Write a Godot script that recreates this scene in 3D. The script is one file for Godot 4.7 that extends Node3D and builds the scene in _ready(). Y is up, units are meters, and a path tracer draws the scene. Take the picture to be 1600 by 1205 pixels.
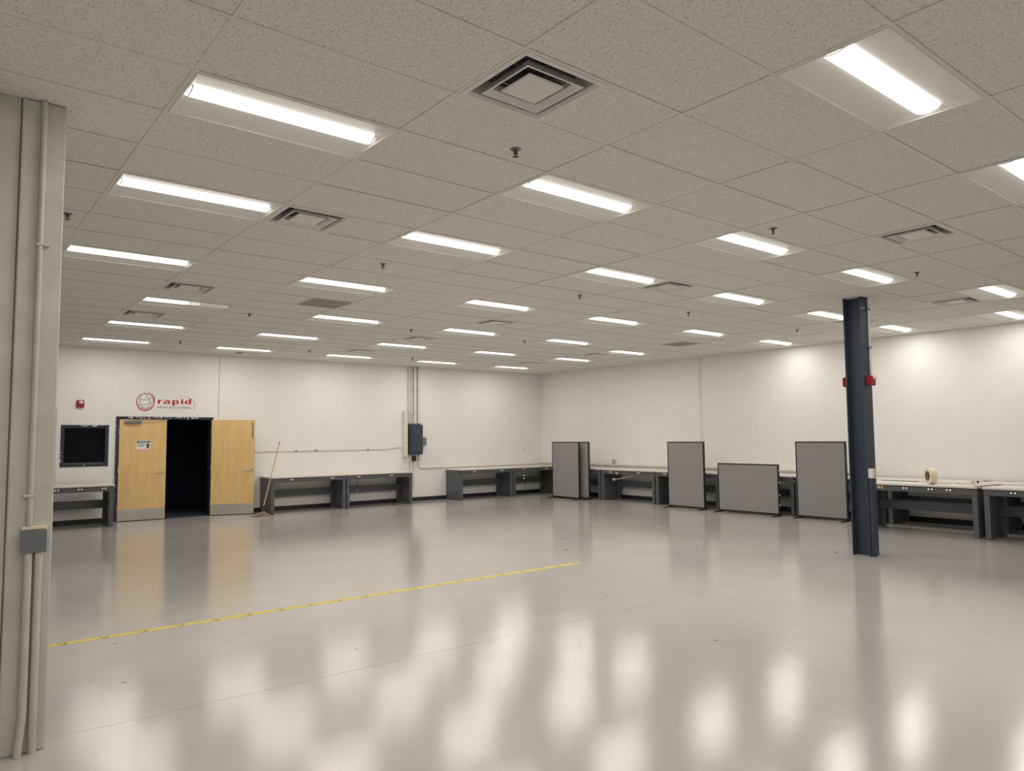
extends Node3D
# An empty manufacturing hall: white walls, lay-in ceiling with troffer lights, glossy grey floor, workbenches along two walls.

const EYE := 1.66          # camera height
const CEIL := 3.58         # underside of the ceiling grid
const GX := 1.038          # ceiling lattice origin (x), 4 ft cells along x
const GZ := -3.903         # ceiling lattice origin (z), 2 ft cells along -z
const TU := 1.2192
const TV := 0.6096
const X0 := -2.6
const X1 := 14.8
const Z0 := -17.0
const Z1 := 3.4
const LAMP_WARM := Color(1.0, 0.963, 0.918)

var mat := {}
var taken := {}
var rng := RandomNumberGenerator.new()

# ------------------------------------------------------------------ helpers
func numbered(called: String) -> String:
	if not taken.has(called):
		taken[called] = 0
		return called
	taken[called] += 1
	return "%s_%03d" % [called, taken[called]]

func tag(o: Node, label: String, category := "", group := "", kind := "") -> Node:
	if label != "":
		o.set_meta("label", label)
	if category != "":
		o.set_meta("category", category)
	if group != "":
		o.set_meta("group", group)
	if kind != "":
		o.set_meta("kind", kind)
	return o

func thing(called: String, label: String, category: String, at := Vector3.ZERO, turn := 0.0, group := "") -> Node3D:
	var o := Node3D.new()
	o.name = numbered(called)
	add_child(o)
	o.position = at
	o.rotation.y = turn
	tag(o, label, category, group)
	return o

func structure(called: String, label: String, category := "") -> Node3D:
	var o := Node3D.new()
	o.name = numbered(called)
	add_child(o)
	tag(o, label, category, "", "structure")
	return o

func copy(o: Node3D, at: Vector3, turn: float, label: String) -> Node3D:
	var c: Node3D = o.duplicate()
	c.name = numbered(String(o.name).rstrip("0123456789").trim_suffix("_") if String(o.name)[-1].is_valid_int() else String(o.name))
	add_child(c)
	c.position = at
	c.rotation.y = turn
	c.set_meta("label", label)
	return c

func st_new() -> SurfaceTool:
	var st := SurfaceTool.new()
	st.begin(Mesh.PRIMITIVE_TRIANGLES)
	return st

func put(called: String, m: Mesh, material: Material, parent: Node, at := Vector3.ZERO) -> MeshInstance3D:
	var o := MeshInstance3D.new()
	o.name = called
	o.mesh = m
	o.material_override = material
	o.position = at
	parent.add_child(o, true)
	return o

func done(called: String, st: SurfaceTool, material: Material, parent: Node, at := Vector3.ZERO) -> MeshInstance3D:
	return put(called, st.commit(), material, parent, at)

func uv_of(p: Vector3, n: Vector3) -> Vector2:
	var a := n.abs()
	if a.y >= a.x and a.y >= a.z:
		return Vector2(p.x, p.z)
	if a.x >= a.z:
		return Vector2(p.z, -p.y)
	return Vector2(p.x, -p.y)

# corners counter-clockwise as seen from outside
func tri(st: SurfaceTool, a: Vector3, b: Vector3, c: Vector3) -> void:
	var n := (b - a).cross(c - a).normalized()
	for p: Vector3 in [a, c, b]:
		st.set_normal(n)
		st.set_uv(uv_of(p, n))
		st.set_uv2(uv_of(p, n))
		st.add_vertex(p)

func quad(st: SurfaceTool, a: Vector3, b: Vector3, c: Vector3, d: Vector3) -> void:
	tri(st, a, b, c)
	tri(st, a, c, d)

func smooth_quad(st: SurfaceTool, v: Array, n: Array) -> void:
	for k: int in [0, 2, 1, 0, 3, 2]:
		st.set_normal(n[k])
		st.set_uv(uv_of(v[k], n[k]))
		st.set_uv2(uv_of(v[k], n[k]))
		st.add_vertex(v[k])

# box with chamfered edges; b = 0 gives a plain box
func box(st: SurfaceTool, lo: Vector3, hi: Vector3, b := 0.0) -> void:
	var c := (lo + hi) / 2.0
	var h := (hi - lo) / 2.0
	b = minf(b, minf(h.x, minf(h.y, h.z)) * 0.9)
	var ax := [Vector3.RIGHT, Vector3.UP, Vector3.BACK]
	for i in 3:
		var u: Vector3 = ax[(i + 1) % 3]
		var v: Vector3 = ax[(i + 2) % 3]
		var w: Vector3 = ax[i]
		var hu := h.dot(u) - b
		var hv := h.dot(v) - b
		var hw := h.dot(w)
		for s: float in [-1.0, 1.0]:
			var o := c + w * hw * s
			var q := [o - u * hu - v * hv, o + u * hu - v * hv, o + u * hu + v * hv, o - u * hu + v * hv]
			if s < 0:
				q.reverse()
			quad(st, q[0], q[1], q[2], q[3])
	if b <= 0.0:
		return
	for i in 3:
		var u: Vector3 = ax[(i + 1) % 3]
		var v: Vector3 = ax[(i + 2) % 3]
		var w: Vector3 = ax[i]
		for su: float in [-1.0, 1.0]:
			for sv: float in [-1.0, 1.0]:
				var e := c + u * h.dot(u) * su + v * (h.dot(v) - b) * sv
				var f := c + u * (h.dot(u) - b) * su + v * h.dot(v) * sv
				var l := w * (h.dot(w) - b)
				if su * sv > 0:
					quad(st, e - l, f - l, f + l, e + l)
				else:
					quad(st, e + l, f + l, f - l, e - l)
	for sx: float in [-1.0, 1.0]:
		for sy: float in [-1.0, 1.0]:
			for sz: float in [-1.0, 1.0]:
				var a := c + Vector3(h.x * sx, (h.y - b) * sy, (h.z - b) * sz)
				var d := c + Vector3((h.x - b) * sx, h.y * sy, (h.z - b) * sz)
				var e := c + Vector3((h.x - b) * sx, (h.y - b) * sy, h.z * sz)
				if sx * sy * sz > 0:
					tri(st, a, d, e)
				else:
					tri(st, a, e, d)

func block(called: String, lo: Vector3, hi: Vector3, material: Material, parent: Node, b := 0.0) -> MeshInstance3D:
	var st := st_new()
	box(st, lo, hi, b)
	return done(called, st, material, parent)

# round bar along a polyline
func tube(st: SurfaceTool, pts: Array, r: float, seg := 10, caps := true) -> void:
	var rings := []
	var dirs := []
	var n := pts.size()
	var side := Vector3.ZERO
	for i in n:
		var d: Vector3
		if i == 0:
			d = (pts[1] - pts[0]).normalized()
		elif i == n - 1:
			d = (pts[n - 1] - pts[n - 2]).normalized()
		else:
			d = ((pts[i] - pts[i - 1]).normalized() + (pts[i + 1] - pts[i]).normalized()).normalized()
		if i == 0:
			side = d.cross(Vector3.UP if absf(d.y) < 0.9 else Vector3.RIGHT).normalized()
		else:
			side = (side - d * side.dot(d)).normalized()
		var up := d.cross(side)
		var ring := []
		var nr := []
		for k in seg:
			var a := TAU * k / seg
			var o := side * cos(a) + up * sin(a)
			ring.append(pts[i] + o * r)
			nr.append(o)
		rings.append(ring)
		dirs.append(nr)
	for i in n - 1:
		for k in seg:
			var j := (k + 1) % seg
			smooth_quad(st, [rings[i][k], rings[i][j], rings[i + 1][j], rings[i + 1][k]], [dirs[i][k], dirs[i][j], dirs[i + 1][j], dirs[i + 1][k]])
	if caps:
		for k in range(1, seg - 1):
			tri(st, rings[0][0], rings[0][k + 1], rings[0][k])
			tri(st, rings[n - 1][0], rings[n - 1][k], rings[n - 1][k + 1])

func pipe(called: String, pts: Array, r: float, material: Material, parent: Node, seg := 10) -> MeshInstance3D:
	var st := st_new()
	tube(st, pts, r, seg)
	return done(called, st, material, parent)

# rounded bend between two legs of a polyline
func bent(pts: Array, r: float, steps := 5) -> Array:
	var out := [pts[0]]
	for i in range(1, pts.size() - 1):
		var p: Vector3 = pts[i]
		var a: Vector3 = p + (pts[i - 1] - p).normalized() * r
		var b: Vector3 = p + (pts[i + 1] - p).normalized() * r
		for k in steps + 1:
			var t := float(k) / steps
			out.append(a.lerp(p, t).lerp(p.lerp(b, t), t))
	out.append(pts[-1])
	return out

# revolve (radius, height) pairs about y
func lathe(st: SurfaceTool, prof: Array, seg := 16, at := Vector3.ZERO) -> void:
	for i in prof.size() - 1:
		var p: Vector2 = prof[i]
		var q: Vector2 = prof[i + 1]
		var sl := (q - p).normalized()
		for k in seg:
			var a := TAU * k / seg
			var b := TAU * (k + 1) / seg
			var ca := Vector3(cos(a), 0, -sin(a))
			var cb := Vector3(cos(b), 0, -sin(b))
			var na := (ca * sl.y + Vector3.DOWN * sl.x).normalized()
			var nb := (cb * sl.y + Vector3.DOWN * sl.x).normalized()
			var up := Vector3.UP
			smooth_quad(st, [at + ca * p.x + up * p.y, at + cb * p.x + up * p.y, at + cb * q.x + up * q.y, at + ca * q.x + up * q.y], [na, nb, nb, na])

# extrude a flat outline (x, y) along +z
func prism(st: SurfaceTool, outline: PackedVector2Array, z0: float, z1: float) -> void:
	if Geometry2D.is_polygon_clockwise(outline):
		outline.reverse()
	var ix := Geometry2D.triangulate_polygon(outline)
	for t in range(0, ix.size(), 3):
		var a := outline[ix[t]]
		var b := outline[ix[t + 1]]
		var c := outline[ix[t + 2]]
		if (b - a).cross(c - a) < 0:
			var s := b
			b = c
			c = s
		tri(st, Vector3(a.x, a.y, z1), Vector3(b.x, b.y, z1), Vector3(c.x, c.y, z1))
		tri(st, Vector3(a.x, a.y, z0), Vector3(c.x, c.y, z0), Vector3(b.x, b.y, z0))
	for i in outline.size():
		var a := outline[i]
		var b := outline[(i + 1) % outline.size()]
		quad(st, Vector3(a.x, a.y, z0), Vector3(b.x, b.y, z0), Vector3(b.x, b.y, z1), Vector3(a.x, a.y, z1))

func ellipse(c: Vector2, rx: float, ry: float, n := 20, a0 := 0.0, a1 := TAU, tilt := 0.0) -> PackedVector2Array:
	var out := PackedVector2Array()
	var full := absf(a1 - a0) > TAU - 0.01
	for k in (n if full else n + 1):
		var a := a0 + (a1 - a0) * k / n
		out.append(c + Vector2(cos(a) * rx, sin(a) * ry).rotated(tilt))
	return out

# flat band that follows a polyline, of varying width
func band(st: SurfaceTool, line: PackedVector2Array, w0: float, w1: float, z0: float, z1: float, closed := false) -> void:
	var n := line.size()
	var l := PackedVector2Array()
	var r := PackedVector2Array()
	for i in n:
		var d := (line[(i + 1) % n if closed else mini(i + 1, n - 1)] - line[(i - 1 + n) % n if closed else maxi(i - 1, 0)]).normalized()
		var w := lerpf(w0, w1, 0.5 - 0.5 * cos(TAU * i / n)) if closed else lerpf(w0, w1, float(i) / (n - 1))
		l.append(line[i] + d.orthogonal() * w / 2)
		r.append(line[i] - d.orthogonal() * w / 2)
	for i in (n if closed else n - 1):
		var j := (i + 1) % n
		var a := Vector3(l[i].x, l[i].y, z1)
		var b := Vector3(l[j].x, l[j].y, z1)
		var c := Vector3(r[j].x, r[j].y, z1)
		var d := Vector3(r[i].x, r[i].y, z1)
		var dz := Vector3(0, 0, z0 - z1)
		if (b - a).cross(c - a).z < 0:
			quad(st, d, c, b, a)
		else:
			quad(st, a, b, c, d)
		quad(st, a, b, b + dz, a + dz)
		quad(st, c, d, d + dz, c + dz)

func letters(called: String, text: String, high: float, wide: float, material: Material, parent: Node, at: Vector3, bold := true) -> MeshInstance3D:
	var f := SystemFont.new()
	f.font_names = PackedStringArray(["Droid Sans"])
	f.font_weight = 700 if bold else 400
	var t := TextMesh.new()
	t.font = f
	t.text = text
	t.font_size = 32
	t.pixel_size = 0.01
	t.depth = 0.02
	t.horizontal_alignment = HORIZONTAL_ALIGNMENT_CENTER
	var s := t.get_aabb().size
	var o := put(called, t, material, parent, at)
	o.scale = Vector3(wide / s.x, high / s.y, 0.1)
	var c := t.get_aabb().get_center()
	o.position = at - Vector3(c.x * o.scale.x, c.y * o.scale.y, 0)
	return o

# ------------------------------------------------------------------ materials
func paint(called: String, c: Color, rough := 0.6, metal := 0.0, spec := 0.5) -> StandardMaterial3D:
	var m := StandardMaterial3D.new()
	m.resource_name = called
	m.albedo_color = c
	m.roughness = rough
	m.metallic = metal
	m.metallic_specular = spec
	mat[called] = m
	return m

func c8(r: int, g: int, b: int) -> Color:
	return Color(r / 255.0, g / 255.0, b / 255.0)

func noise_image(size: int, freq: float, sd: int, octaves := 3, kind := FastNoiseLite.TYPE_SIMPLEX_SMOOTH) -> Image:
	var n := FastNoiseLite.new()
	n.noise_type = kind
	n.seed = sd
	n.frequency = freq
	n.fractal_octaves = octaves
	var im := n.get_seamless_image(size, size)
	im.convert(Image.FORMAT_RGB8)
	return im

func mottled(im: Image, dark: Color, light: Color) -> Image:
	var out := Image.create(im.get_width(), im.get_height(), false, Image.FORMAT_RGB8)
	for y in im.get_height():
		for x in im.get_width():
			out.set_pixel(x, y, dark.lerp(light, im.get_pixel(x, y).r))
	return out

func triplanar(m: StandardMaterial3D, per_metre: float) -> void:
	m.uv1_triplanar = true
	m.uv1_world_triplanar = true
	m.uv1_scale = Vector3.ONE * per_metre

func relief(im: Image, strength: float) -> ImageTexture:
	var n: Image = im.duplicate()
	n.convert(Image.FORMAT_RGBA8)
	n.bump_map_to_normal_map(strength)
	return ImageTexture.create_from_image(n)

func make_materials() -> void:
	# walls: rolled white paint
	var wn := noise_image(512, 0.006, 3, 4)
	var wall := paint("wall_paint", Color.WHITE, 0.55)
	wall.albedo_texture = ImageTexture.create_from_image(mottled(wn, c8(237, 237, 235), c8(241, 241, 240)))
	wall.normal_enabled = true
	wall.normal_texture = relief(noise_image(512, 0.06, 4, 2), 2.0)
	wall.normal_scale = 0.06
	triplanar(wall, 0.5)
	var pil := paint("concrete_paint", Color.WHITE, 0.6)
	pil.albedo_texture = ImageTexture.create_from_image(mottled(noise_image(512, 0.008, 9, 5), c8(190, 190, 182), c8(208, 207, 199)))
	pil.normal_enabled = true
	pil.normal_texture = relief(noise_image(512, 0.05, 14, 4), 3.0)
	pil.normal_scale = 0.12
	triplanar(pil, 0.8)
	# ceiling tile: off-white mineral fibre with fissures
	var size := 1024
	var tile := mottled(noise_image(size, 0.02, 5, 4), c8(226, 224, 220), c8(240, 238, 234))
	var pits := Image.create(size, size, false, Image.FORMAT_RGB8)
	pits.fill(Color.WHITE)
	rng.seed = 11
	for k in 3400:
		var p := Vector2(rng.randf() * size, rng.randf() * size)
		var d := Vector2.from_angle(rng.randf() * TAU)
		var steps := rng.randi_range(2, 8) if rng.randf() < 0.75 else 1
		var deep := rng.randf_range(0.2, 0.55)
		for s in steps:
			p += d
			d = d.rotated(rng.randf_range(-0.9, 0.9))
			var w := rng.randi_range(2, 3)
			for a in w:
				for b in w:
					var x := posmod(int(p.x) + a, size)
					var y := posmod(int(p.y) + b, size)
					tile.set_pixel(x, y, c8(214, 212, 207).darkened(deep))
					pits.set_pixel(x, y, Color(0.35, 0.35, 0.35))
	var ct := paint("ceiling_fibre", Color.WHITE, 0.95, 0.0, 0.2)
	ct.albedo_texture = ImageTexture.create_from_image(tile)
	ct.normal_enabled = true
	ct.normal_texture = relief(pits, 1.5)
	ct.normal_scale = 0.5
	triplanar(ct, 1.0 / 0.83)
	paint("grid_white", c8(226, 224, 219), 0.6)
	# floor: glossy grey epoxy, scuffed, with an orange-peel skin
	var fs := 2048
	var fl := Image.create(fs, fs, false, Image.FORMAT_RGB8)
	var n1 := noise_image(1024, 0.004, 21, 5)
	var n2 := noise_image(1024, 0.03, 22, 3)
	var base := c8(183, 182, 180)
	for y in 1024:
		for x in 1024:
			var v := (n1.get_pixel(x, y).r - 0.5) * 0.085 + (n2.get_pixel(x, y).r - 0.5) * 0.02
			var c := Color(base.r + v, base.g + v, base.b + v * 0.9)
			fl.fill_rect(Rect2i(x * 2, y * 2, 2, 2), c)
	rng.seed = 5
	for w: Array in [[8.18, -11.29, 0.75, 0.16, 900], [6.26, -10.5, 0.9, 0.3, 600], [6.26, -8.72, 0.9, 0.2, 500], [12.6, -12.6, 0.9, 0.3, 800]]:   # tan stains seen on the floor
		for q in w[4] * 3:
			var a := rng.randf() * TAU
			var r := sqrt(rng.randf()) * rng.randf_range(0.7, 1.05)
			var x := int((w[0] + cos(a) * r * w[2] + 3.0) / 21.0 * fs)
			var y := int((w[1] + sin(a) * r * w[3] + 17.2) / 21.0 * fs)
			fl.set_pixel(x, y, fl.get_pixel(x, y).lerp(c8(200, 180, 152), 0.5))
	for k in 34:                    # worn, slightly tan patches in the far half
		var cx := rng.randf_range(600, 1650)
		var cy := rng.randf_range(180, 950)
		var rx := rng.randf_range(20, 90)
		var ry := rng.randf_range(8, 26)
		for q in 420:
			var a := rng.randf() * TAU
			var r := sqrt(rng.randf())
			var x := int(cx + cos(a) * r * rx)
			var y := int(cy + sin(a) * r * ry)
			if x > 1 and y > 1 and x < fs - 3 and y < fs - 3:
				var c := fl.get_pixel(x, y).lerp(c8(200, 186, 164), 0.5)
				fl.fill_rect(Rect2i(x, y, 2, 2), c)
	for k in 150:                   # dark specks
		fl.fill_rect(Rect2i(rng.randi_range(0, fs - 4), rng.randi_range(0, fs - 4), rng.randi_range(1, 2), 1), c8(80, 76, 70))
	for k in 70:                    # scratches
		var p := Vector2(rng.randf_range(200, fs - 200), rng.randf_range(200, fs - 200))
		var d := Vector2.from_angle(rng.randf() * TAU)
		for s in rng.randi_range(15, 70):
			p += d
			d = d.rotated(rng.randf_range(-0.06, 0.06))
			fl.set_pixel(clampi(int(p.x), 0, fs - 1), clampi(int(p.y), 0, fs - 1), fl.get_pixel(clampi(int(p.x), 0, fs - 1), clampi(int(p.y), 0, fs - 1)).darkened(0.07))
	for m: Vector2 in [Vector2(8.25, -8.98), Vector2(7.49, -8.09), Vector2(10.17, -5.35), Vector2(5.67, -5.48), Vector2(1.3, -6.86), Vector2(1.15, -5.72), Vector2(3.22, -9.58), Vector2(5.1, -3.73)]:
		var x := int((m.x + 3.0) / 21.0 * fs)
		var y := int((m.y + 17.2) / 21.0 * fs)
		var big := m.x > 7.0
		fl.fill_rect(Rect2i(x - (4 if big else 1), y - 1, 9 if big else 3, 3 if big else 2), c8(74, 68, 62))
	var floor_m := paint("floor_epoxy", Color.WHITE, 0.12, 0.0, 0.56)
	floor_m.detail_enabled = true
	floor_m.detail_blend_mode = BaseMaterial3D.BLEND_MODE_MUL
	floor_m.detail_albedo = ImageTexture.create_from_image(fl)
	floor_m.detail_uv_layer = BaseMaterial3D.DETAIL_UV_2
	floor_m.uv2_scale = Vector3(1.0 / 21.0, 1.0 / 21.0, 1)
	floor_m.uv2_offset = Vector3(3.0 / 21.0, 17.2 / 21.0, 0)
	floor_m.uv1_scale = Vector3(1.0 / 0.9, 1.0 / 0.9, 1)
	floor_m.normal_enabled = true
	floor_m.normal_texture = relief(noise_image(1024, 0.1, 61, 1), 2.2)
	floor_m.normal_scale = 0.085
	paint("joint_dark", c8(96, 93, 88), 0.9)
	paint("seam_grey", c8(176, 176, 170), 0.9)
	# steel, laminate, fabric, wood
	paint("bench_steel", c8(90, 93, 98), 0.45)
	var lam := paint("laminate", Color.WHITE, 0.35)
	lam.albedo_texture = ImageTexture.create_from_image(mottled(noise_image(256, 0.03, 31, 3), c8(218, 214, 207), c8(228, 225, 219)))
	triplanar(lam, 0.8)
	var fab := paint("panel_fabric", Color.WHITE, 0.95, 0.0, 0.2)
	var weave := mottled(noise_image(512, 0.18, 41, 3), c8(131, 130, 131), c8(169, 168, 169))
	fab.albedo_texture = ImageTexture.create_from_image(weave)
	fab.normal_enabled = true
	fab.normal_texture = relief(weave, 4.0)
	fab.normal_scale = 0.5
	triplanar(fab, 2.0)
	paint("black_frame", c8(34, 34, 37), 0.5)
	paint("black_plastic", c8(26, 26, 28), 0.45)
	paint("navy_steel", c8(52, 62, 78), 0.5)
	paint("navy_frame", c8(40, 44, 62), 0.5)
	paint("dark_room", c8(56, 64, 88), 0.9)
	paint("vinyl_black", c8(34, 36, 44), 0.5)
	paint("white_metal", c8(224, 222, 216), 0.45)
	paint("reflector_white", c8(232, 231, 228), 0.4)
	paint("diffuser_white", c8(228, 227, 224), 0.5)
	paint("duct_dark", c8(56, 60, 66), 0.8)
	paint("grille_grey", c8(176, 172, 165), 0.7)
	paint("conduit_white", c8(222, 219, 211), 0.5)
	paint("galvanised", c8(120, 124, 130), 0.42, 0.6)
	paint("stainless", c8(196, 194, 190), 0.3, 0.8)
	paint("grey_box", c8(120, 122, 126), 0.5)
	paint("alarm_red", c8(150, 26, 36), 0.4)
	paint("logo_red", c8(190, 40, 44), 0.5)
	paint("logo_grey", c8(120, 120, 122), 0.5)
	paint("sign_white", c8(240, 240, 238), 0.4)
	paint("sign_blue", c8(40, 72, 150), 0.4)
	paint("sign_black", c8(16, 16, 18), 0.4)
	paint("tag_yellow", c8(222, 176, 60), 0.5)
	paint("brass", c8(96, 88, 76), 0.4, 0.7)
	paint("handle_wood", c8(206, 172, 124), 0.6)
	paint("mop_yarn", c8(166, 150, 132), 0.95)
	paint("tape_cream", c8(232, 222, 196), 0.6)
	paint("cardboard", c8(150, 132, 108), 0.8)
	paint("door_edge", c8(140, 112, 72), 0.6)
	# maple veneer
	var wood := Image.create(256, 1024, false, Image.FORMAT_RGB8)
	var g1 := noise_image(512, 0.012, 51, 4)
	var g2 := noise_image(512, 0.05, 52, 3)
	for y in 1024:
		for x in 256:
			var v := g1.get_pixel((x * 2) % 512, (y / 6) % 512).r * 0.6 + g2.get_pixel((x * 2 + 77) % 512, (y / 9) % 512).r * 0.4
			wood.set_pixel(x, y, c8(220, 184, 120).lerp(c8(242, 210, 150), v))
	var veneer := paint("maple_veneer", Color.WHITE, 0.45)
	veneer.albedo_texture = ImageTexture.create_from_image(wood)
	veneer.uv1_scale = Vector3(1.1, 0.45, 1)
	# printed floor tape: yellow with black ticks and a mark every foot
	var tp := Image.create(512, 64, false, Image.FORMAT_RGB8)
	tp.fill(c8(236, 212, 112))
	for k in 12:
		var x := k * 512 / 12 + 12
		for d in 20:
			tp.fill_rect(Rect2i(x + d / 2, 63 - d, 10, 1), c8(56, 44, 24))
			tp.fill_rect(Rect2i(x + 14 - d / 2, d, 10, 1), c8(56, 44, 24))
	for d in 64:
		tp.fill_rect(Rect2i(20 + d, d, 13, 1), c8(52, 42, 26))
		if d > 10 and d < 54:
			tp.fill_rect(Rect2i(150 - d, d, 10, 1), c8(52, 42, 26))
	tp.fill_rect(Rect2i(88, 26, 50, 9), c8(52, 42, 26))
	var tape := paint("floor_tape_print", Color.WHITE, 0.5)
	tape.albedo_texture = ImageTexture.create_from_image(tp)
	tape.uv1_offset = Vector3(0, 0.5, 0)
	tape.uv1_scale = Vector3(1.0 / 0.305, 1.0 / 0.1, 1)
	# glass
	var g := paint("dark_glass", Color(0.1, 0.11, 0.14, 0.03), 0.05, 0.0, 0.2)
	g.transparency = BaseMaterial3D.TRANSPARENCY_ALPHA
	# lamp lenses: what gives off light
	for q: Array in [["lens_lit", 3.0], ["lens_fading", 0.5], ["lens_dim", 0.12]]:
		var e := paint(q[0], c8(240, 240, 238), 0.4)
		e.emission_enabled = true
		e.emission = LAMP_WARM
		e.emission_energy_multiplier = q[1]

# ------------------------------------------------------------------ setting
func lattice(i: float, j: float) -> Vector3:
	return Vector3(GX + i * TU, CEIL, GZ - j * TV)

func build_floor() -> void:
	var f := structure("floor", "glossy light grey epoxy floor with scuffs and a control joint", "floor")
	block("slab", Vector3(X0, -0.2, -4.938), Vector3(X1, 0, Z1), mat.floor_epoxy, f)
	block("slab", Vector3(X0, -0.2, Z0), Vector3(X1, 0, -4.942), mat.floor_epoxy, f)
	block("joint_filler", Vector3(X0, -0.2, -4.942), Vector3(X1, -0.003, -4.938), mat.joint_dark, f)

func build_walls() -> void:
	var w := structure("wall_back", "white painted back wall with double door, window and logo", "wall")
	var zb := Z0 - 0.2
	var pw: Material = mat.wall_paint
	# panel left of the vertical seam (with window and door openings), panel right of it
	var st := st_new()
	box(st, Vector3(X0, 0, zb), Vector3(2.16, CEIL, Z0))
	box(st, Vector3(2.16, 0, zb), Vector3(2.99, 1.16, Z0))
	box(st, Vector3(2.16, 1.98, zb), Vector3(2.99, CEIL, Z0))
	box(st, Vector3(2.99, 0, zb), Vector3(3.13, CEIL, Z0))
	box(st, Vector3(3.13, 2.165, zb), Vector3(5.07, CEIL, Z0))
	box(st, Vector3(5.07, 0, zb), Vector3(5.176, CEIL, Z0))
	done("wall_panel", st, pw, w)
	block("wall_panel", Vector3(5.19, 0, zb), Vector3(X1 + 0.2, CEIL, Z0), pw, w)
	block("seam_joint", Vector3(5.176, 0, zb), Vector3(5.19, CEIL, Z0 - 0.008), mat.seam_grey, w)
	w = structure("wall_right", "long white painted concrete wall behind the workbenches and partition panels", "wall")
	block("wall_panel", Vector3(X1, 0, Z0), Vector3(X1 + 0.2, CEIL, -11.11), pw, w)
	block("wall_panel", Vector3(X1, 0, -11.04), Vector3(X1 + 0.2, CEIL, Z1), pw, w)
	block("seam_strip", Vector3(X1, 0, -11.098), Vector3(X1 + 0.2, CEIL, -11.052), pw, w)
	for z: float in [-11.11, -11.052]:
		block("seam_joint", Vector3(X1 + 0.012, 0, z), Vector3(X1 + 0.2, CEIL, z + 0.012), mat.seam_grey, w)
	w = structure("wall_left", "plain white side wall outside the picture on the left", "wall")
	block("wall_panel", Vector3(X0 - 0.2, 0, Z0 - 0.2), Vector3(X0, CEIL, Z1 + 0.2), pw, w)
	w = structure("wall_front", "plain white wall behind the camera outside the picture", "wall")
	block("wall_panel", Vector3(X0, 0, Z1), Vector3(X1 + 0.2, CEIL, Z1 + 0.2), pw, w)
	w = structure("wall_near", "grey-white painted wall end with pilaster at the left edge of the picture", "wall")
	block("wall_panel", Vector3(X0, 0, -5.05), Vector3(0.365, CEIL, -4.82), mat.concrete_paint, w)
	block("groove_back", Vector3(0.365, 0, -5.05), Vector3(0.372, CEIL, -4.838), mat.concrete_paint, w)
	block("pilaster", Vector3(0.372, 0, -5.05), Vector3(0.583, CEIL, -4.80), mat.concrete_paint, w, 0.006)
	# dark rooms behind the door and the window
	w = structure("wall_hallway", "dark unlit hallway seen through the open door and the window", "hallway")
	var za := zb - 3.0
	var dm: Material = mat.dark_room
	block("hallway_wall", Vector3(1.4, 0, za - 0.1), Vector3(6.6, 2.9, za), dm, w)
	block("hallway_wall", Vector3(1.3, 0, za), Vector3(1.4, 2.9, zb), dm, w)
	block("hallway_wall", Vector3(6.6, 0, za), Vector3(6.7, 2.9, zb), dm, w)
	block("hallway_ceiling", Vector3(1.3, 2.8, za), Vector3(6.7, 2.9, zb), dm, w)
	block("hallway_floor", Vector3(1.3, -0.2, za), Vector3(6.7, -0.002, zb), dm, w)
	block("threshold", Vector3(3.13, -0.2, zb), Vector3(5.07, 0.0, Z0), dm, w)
	# baseboards
	var b := structure("baseboard_back", "black vinyl baseboard along the back wall", "baseboard")
	block("strip", Vector3(X0, 0, Z0), Vector3(3.12, 0.1, Z0 + 0.008), mat.vinyl_black, b, 0.003)
	block("strip", Vector3(5.08, 0, Z0), Vector3(X1, 0.1, Z0 + 0.008), mat.vinyl_black, b, 0.003)
	b = structure("baseboard_right", "black vinyl baseboard along the right wall", "baseboard")
	block("strip", Vector3(X1 - 0.008, 0, Z0 + 0.01), Vector3(X1, 0.1, Z1), mat.vinyl_black, b, 0.003)
	b = structure("trim_1", "dark vertical trim on the back wall beside the near pilaster", "trim")
	block("strip", Vector3(1.97, 0.82, Z0), Vector3(2.065, 2.32, Z0 + 0.02), mat.navy_frame, b, 0.003)

func build_window() -> void:
	var w := structure("window_1", "square window with dark steel frame and chipped paint, black inside", "window")
	var m: Material = mat.navy_frame
	block("frame_rail", Vector3(2.15, 1.925, Z0 - 0.16), Vector3(3.0, 1.99, Z0 + 0.012), m, w, 0.004)
	block("frame_rail", Vector3(2.15, 1.15, Z0 - 0.16), Vector3(3.0, 1.215, Z0 + 0.012), m, w, 0.004)
	block("frame_stile", Vector3(2.15, 1.215, Z0 - 0.16), Vector3(2.215, 1.925, Z0 + 0.012), m, w, 0.004)
	block("frame_stile", Vector3(2.935, 1.215, Z0 - 0.16), Vector3(3.0, 1.925, Z0 + 0.012), m, w, 0.004)
	block("glazing_bead", Vector3(2.215, 1.215, Z0 - 0.03), Vector3(2.935, 1.227, Z0 - 0.006), mat.grey_box, w)
	block("pane", Vector3(2.215, 1.215, Z0 - 0.09), Vector3(2.935, 1.925, Z0 - 0.084), mat.dark_glass, w)
	rng.seed = 77
	var st := st_new()
	for k in 26:
		var x := rng.randf_range(2.45, 2.88) if k < 14 else 2.15 + rng.randf_range(-0.004, 0.02)
		var y := 1.982 + rng.randf_range(-0.018, 0.012) if k < 14 else rng.randf_range(1.2, 1.6)
		chip(st, x, y, rng.randf_range(0.006, 0.022), Z0 + 0.0125)
	for k in 4:
		chip(st, 2.57 + rng.randf_range(-0.02, 0.02), 1.19 + rng.randf_range(-0.01, 0.01), 0.012, Z0 + 0.0125)
	tag(done("paint_chips", st, mat.sign_white, w), "flecks of white wall paint left on the frame", "", "", "stuff")

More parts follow.
